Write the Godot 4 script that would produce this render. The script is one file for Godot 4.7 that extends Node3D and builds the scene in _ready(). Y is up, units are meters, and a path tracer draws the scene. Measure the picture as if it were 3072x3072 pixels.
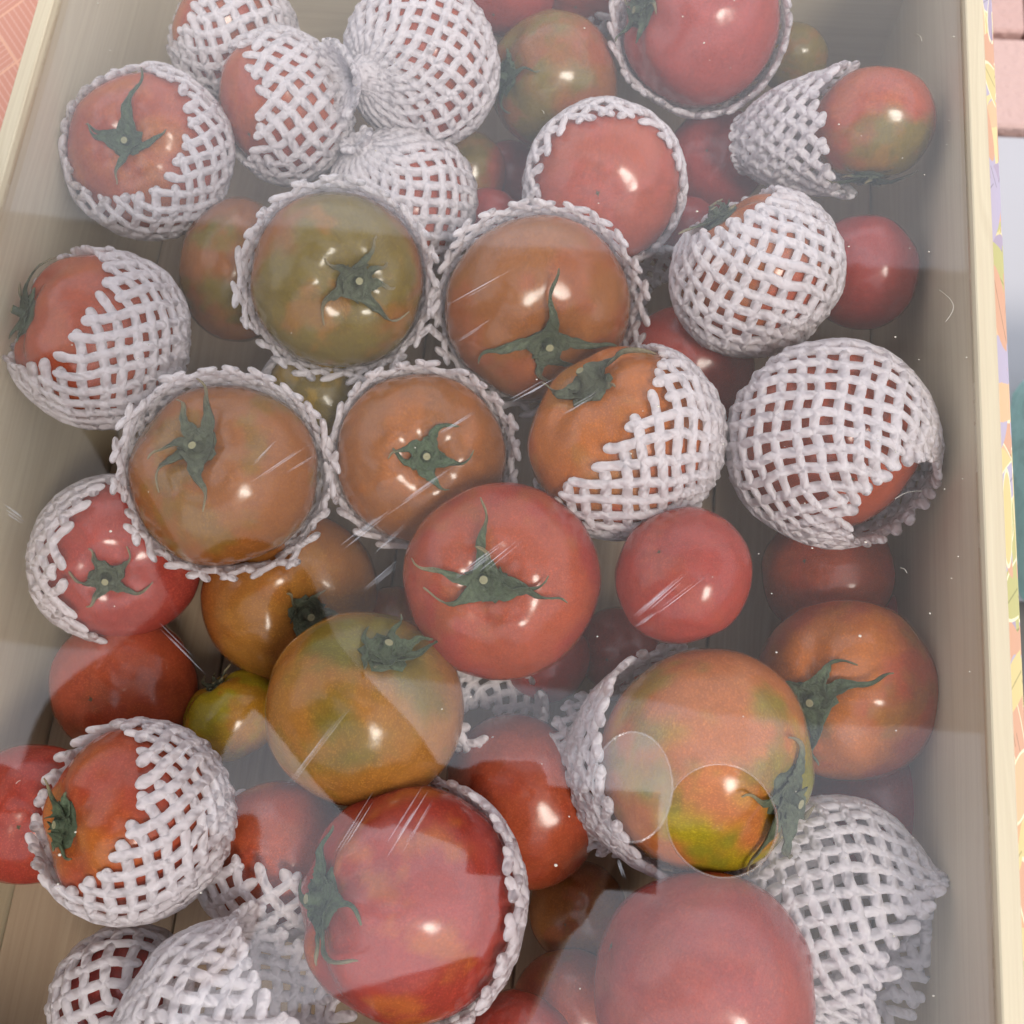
extends Node3D

var rng := RandomNumberGenerator.new()
var noise := FastNoiseLite.new()
var skin_material: StandardMaterial3D
var leaf_material: StandardMaterial3D
var foam_material: StandardMaterial3D
var wood_material: StandardMaterial3D
var wood_dark: StandardMaterial3D
var shapes := {}     # each tomato's shape, which its net lies on
const LID := 0.60    # height of the lid's top face above the ground
const CAM_BASIS := Basis(Vector3(0.9938, -0.0496, -0.0996), Vector3(-0.0788, 0.3173, -0.9450), Vector3(0.0785, 0.9470, 0.3114))
const HOLE := Vector3(0.0577, LID - .0025, -0.0282)   # the finger hole in the lid
const HOLE_R := 0.0219
const OVAL := Vector2(0.0159, 0.0214)
const OVAL_AT := Vector3(0.0219, LID - .0011, -0.0377)
const DUST := 0.0   # veil of the lid sheet
const SCRATCHES := [   # from x, z to x, z, width
	[-0.0759, -0.2472, -0.0494, -0.2665, 0.00185],
	[-0.0451, -0.1998, -0.0220, -0.2166, 0.00332],
	[-0.0719, -0.1828, -0.0577, -0.1942, 0.00222],
	[-0.1105, -0.1252, -0.0897, -0.1463, 0.00332],
	[-0.0905, -0.1438, -0.0645, -0.1669, 0.00222],
	[-0.0960, -0.1087, -0.0820, -0.1240, 0.00222],
	[-0.0959, -0.1240, -0.0818, -0.1396, 0.00148],
	[-0.0603, -0.1153, -0.0365, -0.1374, 0.00258],
	[-0.0549, -0.1181, -0.0415, -0.1311, 0.00148],
	[-0.0483, -0.1198, -0.0318, -0.1366, 0.00185],
	[0.0148, -0.1024, 0.0398, -0.1286, 0.00295],
	[0.0189, -0.1073, 0.0376, -0.1273, 0.00185],
	[0.0244, -0.1066, 0.0465, -0.1269, 0.00148],
	[0.0181, -0.1016, 0.0285, -0.1115, 0.00185],
	[-0.1525, -0.1535, -0.1291, -0.1749, 0.00185],
	[-0.1560, -0.1595, -0.1463, -0.1730, 0.00148],
	[-0.1390, -0.1584, -0.1261, -0.1683, 0.00111],
	[-0.2646, -0.1318, -0.2520, -0.1254, 0.00295],
	[-0.0914, -0.0018, -0.0807, -0.0243, 0.00222],
	[-0.0734, -0.0026, -0.0608, -0.0283, 0.00332],
	[-0.0663, -0.0053, -0.0571, -0.0245, 0.00148],
	[0.0178, -0.0117, 0.0219, -0.0022, 0.00185],
	[-0.1638, -0.0290, -0.1589, -0.0380, 0.00148],
	[-0.1156, -0.0251, -0.0956, -0.0591, 0.00185],
	[-0.0198, -0.1959, -0.0041, -0.2074, 0.00185],
	[-0.1820, -0.0849, -0.1576, -0.0666, 0.00148],
	[-0.0711, -0.2276, -0.0554, -0.2410, 0.00148],
]
const FIBRES := [
	[0.1460, -0.2706, 0.1485, -0.2545, 0.30],
	[0.1255, -0.1678, 0.1366, -0.1723, 0.10],
	[0.1368, -0.4145, 0.1405, -0.4098, 0.20],
	[0.1274, -0.1373, 0.1300, -0.1353, 0.20],
	[-0.2283, -0.0147, -0.2269, -0.0161, 0.10],
	[-0.0441, -0.3577, -0.0423, -0.3556, 0.20],
]


func numbered(called: String, parent: Node) -> String:
	if not parent.has_node(called):
		return called
	var k := 1
	while parent.has_node("%s_%03d" % [called, k]):
		k += 1
	return "%s_%03d" % [called, k]


func tag(o: Node3D, label: String, category: String, group := "") -> Node3D:
	o.set_meta("label", label)
	o.set_meta("category", category)
	if group:
		o.set_meta("group", group)
	return o


func place(called: String, m: Mesh, mat: Material, parent: Node = self) -> MeshInstance3D:
	var o := MeshInstance3D.new()
	o.name = numbered(called, parent)
	o.mesh = m
	if mat:
		o.material_override = mat
	parent.add_child(o, true)
	return o


func structure(o: Node3D) -> Node3D:
	o.set_meta("kind", "structure")
	return o


# ---- meshes

class Shape:
	var v := PackedVector3Array()
	var n := PackedVector3Array()
	var c := PackedColorArray()
	var uv := PackedVector2Array()
	var i := PackedInt32Array()

	func grid(p: PackedVector3Array, cols: int, wrap: bool, colors := PackedColorArray(), smooth := true, flip := false) -> void:
		var rows := p.size() / cols
		var at := v.size()
		var first := i.size()
		v.append_array(p)
		if colors.size():
			c.append_array(colors)
		var last := cols if wrap else cols - 1
		for r in rows - 1:
			for k in last:
				var a := at + r * cols + k
				var b := at + r * cols + (k + 1) % cols
				var d := a + cols
				var e := b + cols
				if flip:
					i.append_array(PackedInt32Array([a, d, b, b, d, e]))
				else:
					i.append_array(PackedInt32Array([a, b, d, b, e, d]))
		var nn := PackedVector3Array()
		nn.resize(p.size())
		for q in range(first, i.size(), 3):
			var A := v[i[q]]
			var w := (v[i[q + 2]] - A).cross(v[i[q + 1]] - A)
			for s in 3:
				nn[i[q + s] - at] += w
		for q in nn.size():
			nn[q] = nn[q].normalized() if nn[q].length_squared() > 1e-20 else Vector3.UP
		n.append_array(nn)

	func fan(center: Vector3, ring: PackedVector3Array, up: Vector3, color := Color.WHITE, colored := false) -> void:
		var at := v.size()
		v.append(center)
		v.append_array(ring)
		for k in ring.size() + 1:
			n.append(up)
			if colored:
				c.append(color)
		for k in ring.size():
			var a := at + 1 + k
			var b := at + 1 + (k + 1) % ring.size()
			if (v[b] - center).cross(v[a] - center).dot(up) > 0:
				i.append_array(PackedInt32Array([at, a, b]))
			else:
				i.append_array(PackedInt32Array([at, b, a]))

	func done() -> ArrayMesh:
		var arrays := []
		arrays.resize(Mesh.ARRAY_MAX)
		arrays[Mesh.ARRAY_VERTEX] = v
		arrays[Mesh.ARRAY_NORMAL] = n
		arrays[Mesh.ARRAY_INDEX] = i
		if c.size() == v.size():
			arrays[Mesh.ARRAY_COLOR] = c
		if uv.size() == v.size():
			arrays[Mesh.ARRAY_TEX_UV] = uv
		var m := ArrayMesh.new()
		m.add_surface_from_arrays(Mesh.PRIMITIVE_TRIANGLES, arrays)
		return m


# a plank or panel: a box with chamfered edges along its longest side, the grain running along that side
func plank(size: Vector3, chamfer := 0.0006) -> ArrayMesh:
	var ax := size.max_axis_index()
	var e := Vector3.ZERO
	e[ax] = 1
	var f := Vector3.ZERO
	f[(ax + 1) % 3] = 1
	var g := Vector3.ZERO
	g[(ax + 2) % 3] = 1
	var L := size[ax] / 2
	var a := size[(ax + 1) % 3] / 2
	var b := size[(ax + 2) % 3] / 2
	var q := minf(chamfer, minf(a, b) * .5)
	var s := Shape.new()
	var ring := [Vector2(a, -b + q), Vector2(a, b - q), Vector2(a - q, b), Vector2(-a + q, b), Vector2(-a, b - q), Vector2(-a, -b + q), Vector2(-a + q, -b), Vector2(a - q, -b)]
	var off: float = absf(size.x * 37.1 + size.y * 91.7 + size.z * 13.3)
	var along := 0.0
	for k in 8:
		var p: Vector2 = ring[k]
		var r: Vector2 = ring[(k + 1) % 8]
		var pts := PackedVector3Array([f * p.x + g * p.y - e * L, f * r.x + g * r.y - e * L, f * p.x + g * p.y + e * L, f * r.x + g * r.y + e * L])
		var flip := (pts[2] - pts[0]).cross(pts[1] - pts[0]).dot(f * (p.x + r.x) + g * (p.y + r.y)) < 0
		s.grid(pts, 2, false, PackedColorArray(), false, flip)
		var step := (r - p).length()
		for w in [[0, 0], [0, 1], [1, 0], [1, 1]]:
			s.uv.append(Vector2(off + (w[0] * 2 * L) / .5, off + (along + w[1] * step) / .16))
		along += step
	for side in [-1, 1]:
		var pts := PackedVector3Array()
		for p in ring:
			pts.append(f * p.x + g * p.y + e * L * side)
		s.fan(e * L * side, pts, e * side)
		s.uv.append(Vector2(off, off))
		for p in ring:
			s.uv.append(Vector2(off + p.x * .1, off + p.y / .16))
	return s.done()


# ---- materials

func picture(w: int, h: int, f: Callable) -> ImageTexture:
	var im := Image.create(w, h, false, Image.FORMAT_RGB8)
	for y in h:
		for x in w:
			im.set_pixel(x, y, f.call(x, y))
	return ImageTexture.create_from_image(im)


func plain(color: Color, rough := .6) -> StandardMaterial3D:
	var m := StandardMaterial3D.new()
	m.albedo_color = color
	m.roughness = rough
	return m


func seamless(fr: float, octaves: int, size: int, s: int, kind := FastNoiseLite.TYPE_SIMPLEX_SMOOTH) -> Image:
	var f := FastNoiseLite.new()
	f.seed = s
	f.noise_type = kind
	f.frequency = fr
	f.fractal_octaves = octaves
	return f.get_seamless_image(size, size)


func relief(im: Image, strength: float) -> ImageTexture:
	var b: Image = im.duplicate()
	b.convert(Image.FORMAT_RGBA8)
	b.bump_map_to_normal_map(strength)
	return ImageTexture.create_from_image(b)


func make_materials() -> void:
	# tomato skin: ripeness is in the vertex colours; a fine golden speckle over it
	var sp := Image.create(512, 512, false, Image.FORMAT_RGB8)
	var mottle := seamless(.012, 3, 512, 5)
	for y in 512:
		for x in 512:
			var g := mottle.get_pixel(x, y).r
			sp.set_pixel(x, y, Color(.78, .77, .76).lerp(Color(.88, .875, .87), g))
	for k in 4200:
		var p := Vector2i(rng.randi_range(1, 506), rng.randi_range(1, 506))
		var w := 3 + int(rng.randf() < .45) + int(rng.randf() < .12)
		sp.fill_rect(Rect2i(p, Vector2i(w, w)), Color(1, 1, .93).lerp(Color(.95, .94, .88), rng.randf()))
	skin_material = StandardMaterial3D.new()
	skin_material.vertex_color_use_as_albedo = true
	skin_material.albedo_texture = ImageTexture.create_from_image(sp)
	skin_material.uv1_triplanar = true
	skin_material.uv1_scale = Vector3(14, 14, 14)
	skin_material.roughness = .21
	skin_material.metallic_specular = .5
	skin_material.normal_enabled = true
	skin_material.normal_texture = relief(seamless(.02, 4, 512, 9), 1.2)
	skin_material.normal_scale = .35
	# calyx
	leaf_material = StandardMaterial3D.new()
	leaf_material.vertex_color_use_as_albedo = true
	leaf_material.roughness = .75
	leaf_material.normal_enabled = true
	leaf_material.normal_texture = relief(seamless(.05, 4, 256, 21), 6)
	leaf_material.uv1_triplanar = true
	leaf_material.uv1_scale = Vector3(40, 40, 40)
	# foam: small closed bubbles
	foam_material = StandardMaterial3D.new()
	foam_material.albedo_color = Color(.93, .895, .905)
	foam_material.roughness = .42
	foam_material.metallic_specular = .55
	foam_material.backlight_enabled = true
	foam_material.backlight = Color(1, 1, 1)
	# pale softwood
	var g1 := FastNoiseLite.new()
	g1.seed = 4
	g1.frequency = .01
	g1.fractal_octaves = 4
	var wood := func(light: Color, dark: Color) -> ImageTexture:
		return picture(512, 512, func(x: int, y: int) -> Color:
			var u := TAU * x / 512.0
			var bend := g1.get_noise_2d(cos(u) * 30, y * .6 + sin(u) * 30) * 26
			var a := g1.get_noise_3d(cos(u) * 9, sin(u) * 9, (y + bend) * 7.0)
			var b := g1.get_noise_3d(cos(u) * 40, sin(u) * 40, y * 34.0)
			return light.lerp(dark, clampf(.45 + a * .6 + b * .35, 0, 1)))
	wood_material = plain(Color.WHITE, .62)
	wood_material.albedo_texture = wood.call(Color(.825, .775, .67), Color(.77, .71, .605))
	wood_dark = plain(Color.WHITE, .62)
	wood_dark.albedo_texture = wood.call(Color(.66, .58, .49), Color(.58, .49, .41))


# ---- tomatoes

class Fruit:
	var at: Vector3
	var axes: Basis
	var r: float
	var q: float
	var lobes: int
	var lobe: float
	var phase: float
	var dent: float
	var wide: float
	var tilt: float
	var noise: FastNoiseLite
	var salt: float

	func reach(d: Vector3) -> float:
		var t := acos(clampf(d.y, -1, 1))
		var flat := sqrt(maxf(0, 1 - d.y * d.y))
		var k := 1.0 / sqrt(flat * flat + d.y * d.y / (q * q))
		k *= 1 - dent * exp(-pow(t / wide, 2))
		k *= 1 - .06 * exp(-pow((PI - t) / .35, 2))
		k *= 1 + lobe * cos(lobes * atan2(d.z, d.x) + phase) * (exp(-pow((t - .6) / .45, 2)) + .25 * flat * flat)
		return k * (1 + .035 * noise.get_noise_3d(d.x * 90 + salt, d.y * 90, d.z * 90 + salt))

	func skin(t: float, phi: float, lift := 0.0) -> Vector3:
		var d := Vector3(sin(t) * cos(phi), cos(t), sin(t) * sin(phi))
		return d * r * (reach(d) + lift)


func basis_for(axis: Vector3) -> Basis:
	var cam_right := Vector3(0.9938, -0.0496, -0.0996)
	var y := axis.normalized()
	var x := (cam_right - y * cam_right.dot(y))
	if x.length() < .2:
		x = Vector3(0, 0, 1) - y * y.z
	x = x.normalized()
	return Basis(x, y, x.cross(y))


func tomato(id: int, at: Vector3, r: float, axis: Vector3, colors: Array, extent: float, amount: float, q: float, sepals: Array, label: String) -> void:
	rng.seed = 1000 + id
	var f := Fruit.new()
	f.at = at
	f.axes = basis_for(axis)
	f.r = r
	f.q = q
	f.noise = noise
	f.salt = id * 37.3
	f.lobes = rng.randi_range(4, 6)
	f.lobe = rng.randf_range(.012, .035)
	f.phase = rng.randf() * TAU
	f.dent = rng.randf_range(.24, .30) if q < .9 else .15
	f.wide = rng.randf_range(.34, .42)
	shapes[id] = f
	var o := Node3D.new()
	o.name = numbered("tomato", self)
	o.position = at
	o.basis = f.axes
	add_child(o, true)
	tag(o, label, "tomato", "tomatoes in the wooden crate")
	var rows := 60
	var cols := 80
	var p := PackedVector3Array()
	var c := PackedColorArray()
	var body: Color = colors[0]
	var shoulder: Color = colors[1]
	var blotch: Color = colors[2]
	for a in rows + 1:
		var t := PI * pow(float(a) / rows, 1.15)
		for b in cols:
			var phi := TAU * b / cols
			var d := Vector3(sin(t) * cos(phi), cos(t), sin(t) * sin(phi))
			p.append(d * r * f.reach(d))
			var w1 := noise.get_noise_3d(d.x * 70 + f.salt, d.y * 70 + 50, d.z * 70)
			var w2 := noise.get_noise_3d(d.x * 110, d.y * 70 - 90, d.z * 110 + f.salt)
			var w3 := noise.get_noise_3d(d.x * 420, d.y * 420 + f.salt, d.z * 420)
			var k := body.lerp(shoulder, smoothstep(extent - .38, extent + .42, d.y + 1.35 * w1 + .22 * w3))
			k = k.lerp(blotch, amount * smoothstep(.0, .30, w2 + .28 * w3))
			c.append(k * (1 + .10 * w3))
	var s := Shape.new()
	s.grid(p, cols, true, c, true, true)
	place("skin", s.done(), skin_material, o)
	if sepals.is_empty():
		# the blossom end: a small dry scar
		var bs := Shape.new()
		var ring := PackedVector3Array()
		for k in 9:
			ring.append(f.skin(PI - (.05 if k % 2 else .022) * rng.randf_range(.8, 1.3), TAU * k / 9.0, .003))
		bs.fan(f.skin(PI, 0, .008), ring, Vector3.DOWN, Color(.10, .075, .04), true)
		place("blossom_scar", bs.done(), leaf_material, o)
		return
	var dry: float = rng.randf_range(.15, .6)
	var green := Color(.045, .078, .034).lerp(Color(.095, .086, .062), dry)
	# hub with the cut stem
	var hub := Shape.new()
	p = PackedVector3Array()
	c = PackedColorArray()
	var prof := [[.0, .07], [.06, .08], [.13, .065], [.21, .045], [.26, .02], [.265, -.01]]
	for e in prof:
		for k in 16:
			var phi := TAU * k / 16
			var wob: float = 1 + .14 * cos(5 * phi + f.phase) * e[0] / .2
			p.append(f.skin(e[0] * wob, phi, e[1] + .012 * noise.get_noise_2d(k * 40 + f.salt, e[0] * 900)))
			c.append(green * rng.randf_range(.75, 1.15))
	hub.grid(p, 16, true, c, true, true)
	var cal := place("calyx", hub.done(), leaf_material, o)
	var st := Shape.new()
	p = PackedVector3Array()
	c = PackedColorArray()
	var top := f.skin(0, 0, .07)
	var lean := Vector3(rng.randf_range(-.25, .25), 1, rng.randf_range(-.25, .25)).normalized()
	var hgt := rng.randf_range(.07, .19) * r
	for e in [[0.0, .10], [.25, .068], [.7, .060], [.95, .062], [1.0, .052]]:
		for k in 10:
			var phi := TAU * k / 10
			p.append(top + lean * hgt * e[0] + Vector3(cos(phi), 0, sin(phi)) * r * e[1] * .8)
			c.append(green * rng.randf_range(.7, 1.0))
	st.grid(p, 10, true, c)
	st.fan(top + lean * hgt * .93, p.slice(40, 50), lean, Color(.30, .28, .16), true)
	place("stem", st.done(), leaf_material, cal)
	for e in sepals:
		sepal(f, cal, -deg_to_rad(e[0]), e[1], green, dry)


func sepal(f: Fruit, parent: Node, phi0: float, length: float, green: Color, dry: float) -> void:
	var rows := 18
	var curl := rng.randf_range(.02, .48) * rng.randf_range(.4, 1.0)
	var bend := rng.randf_range(-1.5, 1.5)
	var twist := rng.randf_range(-2.8, 2.8)
	var wide := rng.randf_range(.075, .125)
	var dead := dry > .4 or rng.randf() < .45
	var fold := rng.randf_range(.15, .55)
	var mid := PackedVector3Array()
	for a in rows + 1:
		var u := float(a) / rows
		var t := .10 + length * .92 * u
		mid.append(f.skin(t, phi0 + bend * u * u * .5 + .10 * sin(u * 9 + bend * 5) * u, .045 * (1 - u) + .012 + curl * u * u * (1 - .35 * u)))
	var p := PackedVector3Array()
	var c := PackedColorArray()
	for a in rows + 1:
		var u := float(a) / rows
		var go := (mid[mini(a + 1, rows)] - mid[maxi(a - 1, 0)]).normalized()
		var out := mid[a].normalized()
		var across := go.cross(out).normalized()
		out = across.cross(go).normalized()
		var tw := twist * u * u
		var ac := across * cos(tw) + out * sin(tw)
		var up := out * cos(tw) - across * sin(tw)
		var w := f.r * wide * (pow(1 - u, 2.8) * 1.35 + .30 * pow(1 - u, .5)) + f.r * .005
		w *= 1 + .5 * noise.get_noise_2d(u * 420 + f.salt, phi0 * 100)
		var th := .00055 * (1 - .5 * u)
		for k in [-1.0, -.5, 0.0, .5, 1.0]:
			p.append(mid[a] + ac * w * k + up * (w * fold * k * k + th + .0004 * noise.get_noise_2d(u * 900, k * 300 + f.salt)))
			c.append(leaf_tone(green, u, dead, k))
		for k in [1.0, 0.0, -1.0]:
			p.append(mid[a] + ac * w * k * .98 + up * (w * fold * k * k - th))
			c.append(leaf_tone(green, u, dead, k))
	var s := Shape.new()
	s.grid(p, 8, true, c, true, true)
	place("sepal", s.done(), leaf_material, parent)


func leaf_tone(green: Color, u: float, dead: bool, k: float) -> Color:
	var tip := smoothstep(.55, .95, u) if dead else smoothstep(.85, 1.1, u)
	return (green * rng.randf_range(.6, 1.35) * (1.25 if absf(k) < .1 else 1.0)).lerp(Color(.26, .20, .11), tip * .8)


# ---- foam nets: a sleeve of crossing strands, a surface of revolution that lies on its tomato

func net(at: Vector3, r: float, axis: Vector3, zt: float, rt: float, zb: float, rb: float, on: int, salt: int, label: String, opts := {}) -> void:
	rng.seed = 5000 + salt
	var ax := basis_for(axis)
	var steps := 40
	var prof: Array[Vector2] = []
	var lens := PackedFloat32Array([0.0])
	var zs := maxf(1.0, absf(zt) * 1.02)
	var zn := maxf(1.0, absf(zb) * 1.02)
	var skirt: float = opts.get("skirt", 0.0)
	var top_soft: float = opts.get("pinch", .42)
	for a in steps + 1:
		var z := lerpf(zb, zt, float(a) / steps)
		var q := z / (zs if z > 0 else zn)
		var rho := 1.055 * sqrt(maxf(0.0, 1 - q * q))
		if skirt > 0:      # drawn together below the mouth, the end fanning out
			rho = lerpf(.13, rho, smoothstep(0, top_soft, zt - skirt - z)) if z < zt - skirt else lerpf(.13, rt, pow((z - zt + skirt) / skirt, .8))
		else:
			rho = lerpf(rt, rho, smoothstep(0, top_soft, zt - z))
		rho = lerpf(rb, rho, smoothstep(0, .5, z - zb))
		prof.append(Vector2(rho, z))
		if a:
			lens.append(lens[a - 1] + prof[a].distance_to(prof[a - 1]))
	var total := lens[steps]
	var strands: int = opts.get("strands", clampi(int(round(TAU * r / .0124)), 14, 24))
	var turn := 1.0 / 1.05
	var row := PI * 1.05 / strands
	var rows := int(total / row)
	var thick := .00245
	var fruit: Fruit = shapes.get(on)
	var inv := fruit.axes.transposed() if fruit else Basis()
	var lean: Vector3 = opts.get("lean", Vector3.ZERO)
	var leaning: float = opts.get("leaning", 0.0)
	var squash: Vector3 = opts.get("squash", Vector3.ZERO)
	var flat: float = opts.get("flat", 1.0)
	var ripple: float = rng.randf_range(.03, .06) * opts.get("loose", 1.0)
	var sides := 8
	var v := PackedVector3Array()
	var n := PackedVector3Array()
	var ind := PackedInt32Array()
	var spin := rng.randf() * TAU
	for fam in [-1, 1]:
		for k in strands:
			var phi0: float = spin + TAU * k / strands
			var first := .5
			var last: float = rows - .55 + rng.randf_range(.0, .5)
			if rng.randf() < .2:
				last -= 1
			var s0: float = first * row
			var s1: float = minf(last * row, total)
			var spans := PackedFloat32Array([0.0, .08, .35, .9])
			var plainly := int((s1 - s0) * r / .0014) - 2
			for j in range(1, plainly):
				spans.append(lerpf(.9, (s1 - s0) * r / thick - .9, float(j) / plainly))
			for e in [.9, .35, .08, 0.0]:
				spans.append((s1 - s0) * r / thick - e)
			var count := spans.size()
			var line := PackedVector3Array()
			var outs := PackedVector3Array()
			var seg := 1
			for j in count:
				var s: float = s0 + spans[j] * thick / r
				while seg < steps and lens[seg] < s:
					seg += 1
				var w := (s - lens[seg - 1]) / maxf(lens[seg] - lens[seg - 1], 1e-6)
				var q := prof[seg - 1].lerp(prof[seg], w)
				var phi: float = phi0 + fam * s * turn + .05 * noise.get_noise_2d(s * 160 + salt * 11, k * 31 + fam * 500)
				phi += .13 * noise.get_noise_3d(cos(phi) * 55 + salt * 13, sin(phi) * 55, s * 55)
				var dir := ax.x * cos(phi) + ax.z * sin(phi)
				var wave := 1 + ripple * noise.get_noise_3d(cos(phi) * 60, sin(phi) * 60 + salt * 20, q.y * 60) * 1.6
				var loc := dir * q.x * wave + ax.y * (q.y + ripple * .8 * noise.get_noise_2d(cos(phi) * 90 + salt * 7, sin(phi) * 90))
				if leaning:
					loc += ax.y * leaning * dir.dot(lean) * smoothstep(-.6, .6, q.y)
				if flat != 1.0:
					loc += squash * loc.dot(squash) * (flat - 1)
				var pt := at + loc * r
				if fruit:
					var d := inv * (pt - fruit.at)
					var dl := d.length()
					var need: float = fruit.r * fruit.reach(d / dl) + thick * (.85 + .3 * fam * .5)
					if dl < need:
						pt = fruit.at + (pt - fruit.at) * (need / dl)
				if pt.y > LID - .0060:
					pt.y = LID - .0060
				pt.x = clampf(pt.x, -.3025, .159)
				line.append(pt)
				outs.append(dir)
			for j in count:
				var go := (line[mini(j + 1, count - 1)] - line[maxi(j - 1, 0)]).normalized()
				var side := go.cross(outs[j] + Vector3(.001, .002, .001)).normalized()
				var up := side.cross(go)
				var from_end := minf(spans[j], spans[count - 1] - spans[j])
				var node := absf(fposmod((s0 + spans[j] * thick / r) / row, 1.0) - .5) * 2   # 1 at a crossing
				var rad := thick * (1 + .16 * pow(node, 4) + .10 * noise.get_noise_2d(j * 47 + salt * 3, k * 77 + fam * 300))
				if from_end < 1:
					rad *= sqrt(maxf(.004, from_end * (2 - from_end))) * 1.12
				elif from_end < 1.9:
					rad *= 1.12
				var base := v.size()
				for e in sides:
					var an := TAU * e / sides
					var rr := rad * (1 + .13 * (rng.randf() - .5))
					var nd := side * cos(an) + up * sin(an)
					v.append(line[j] + (side * cos(an) + up * sin(an) * .62) * rr)
					n.append((nd + Vector3(rng.randf() - .5, rng.randf() - .5, rng.randf() - .5) * 1.3).normalized())
				if j:
					for e in sides:
						var a := base + e
						var b := base + (e + 1) % sides
						ind.append_array(PackedInt32Array([a - sides, b - sides, a, b - sides, b, a]))
	var mid := at
	for q in v.size():
		v[q] -= mid
	var s := Shape.new()
	s.v = v
	s.n = n
	s.i = ind
	var o := place("foam_net", s.done(), foam_material)
	o.position = mid
	tag(o, label, "foam net", "foam nets on the tomatoes")


# ---- the crate, its lid and what stands round it

func crate() -> void:
	var o := Node3D.new()
	o.name = "wooden_crate"
	o.position = Vector3(-.072, LID - .185, -.18)
	add_child(o, true)
	tag(o, "open pale wood crate holding the tomatoes under a clear lid", "crate")
	var base := o.position
	var board := func(called: String, size: Vector3, at: Vector3, m: Material) -> void:
		var b := place(called, plank(size), m, o)
		b.position = at - base
	var y := LID - .0905
	board.call("side_board", Vector3(.0085, .187, .730), Vector3(-.30875, y, -.18), wood_material)
	board.call("side_board", Vector3(.0085, .187, .730), Vector3(.16525, y, -.18), wood_material)
	board.call("end_board", Vector3(.4655, .184, .0085), Vector3(-.07175, y - .002, -.535), wood_material)
	board.call("end_board", Vector3(.4655, .184, .0085), Vector3(-.07175, y - .002, .178), wood_material)
	for k in 5:
		board.call("floor_board", Vector3(.0915, .008, .70), Vector3(-.2575 + .0929 * k, LID - .178, -.18), wood_dark)


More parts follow.
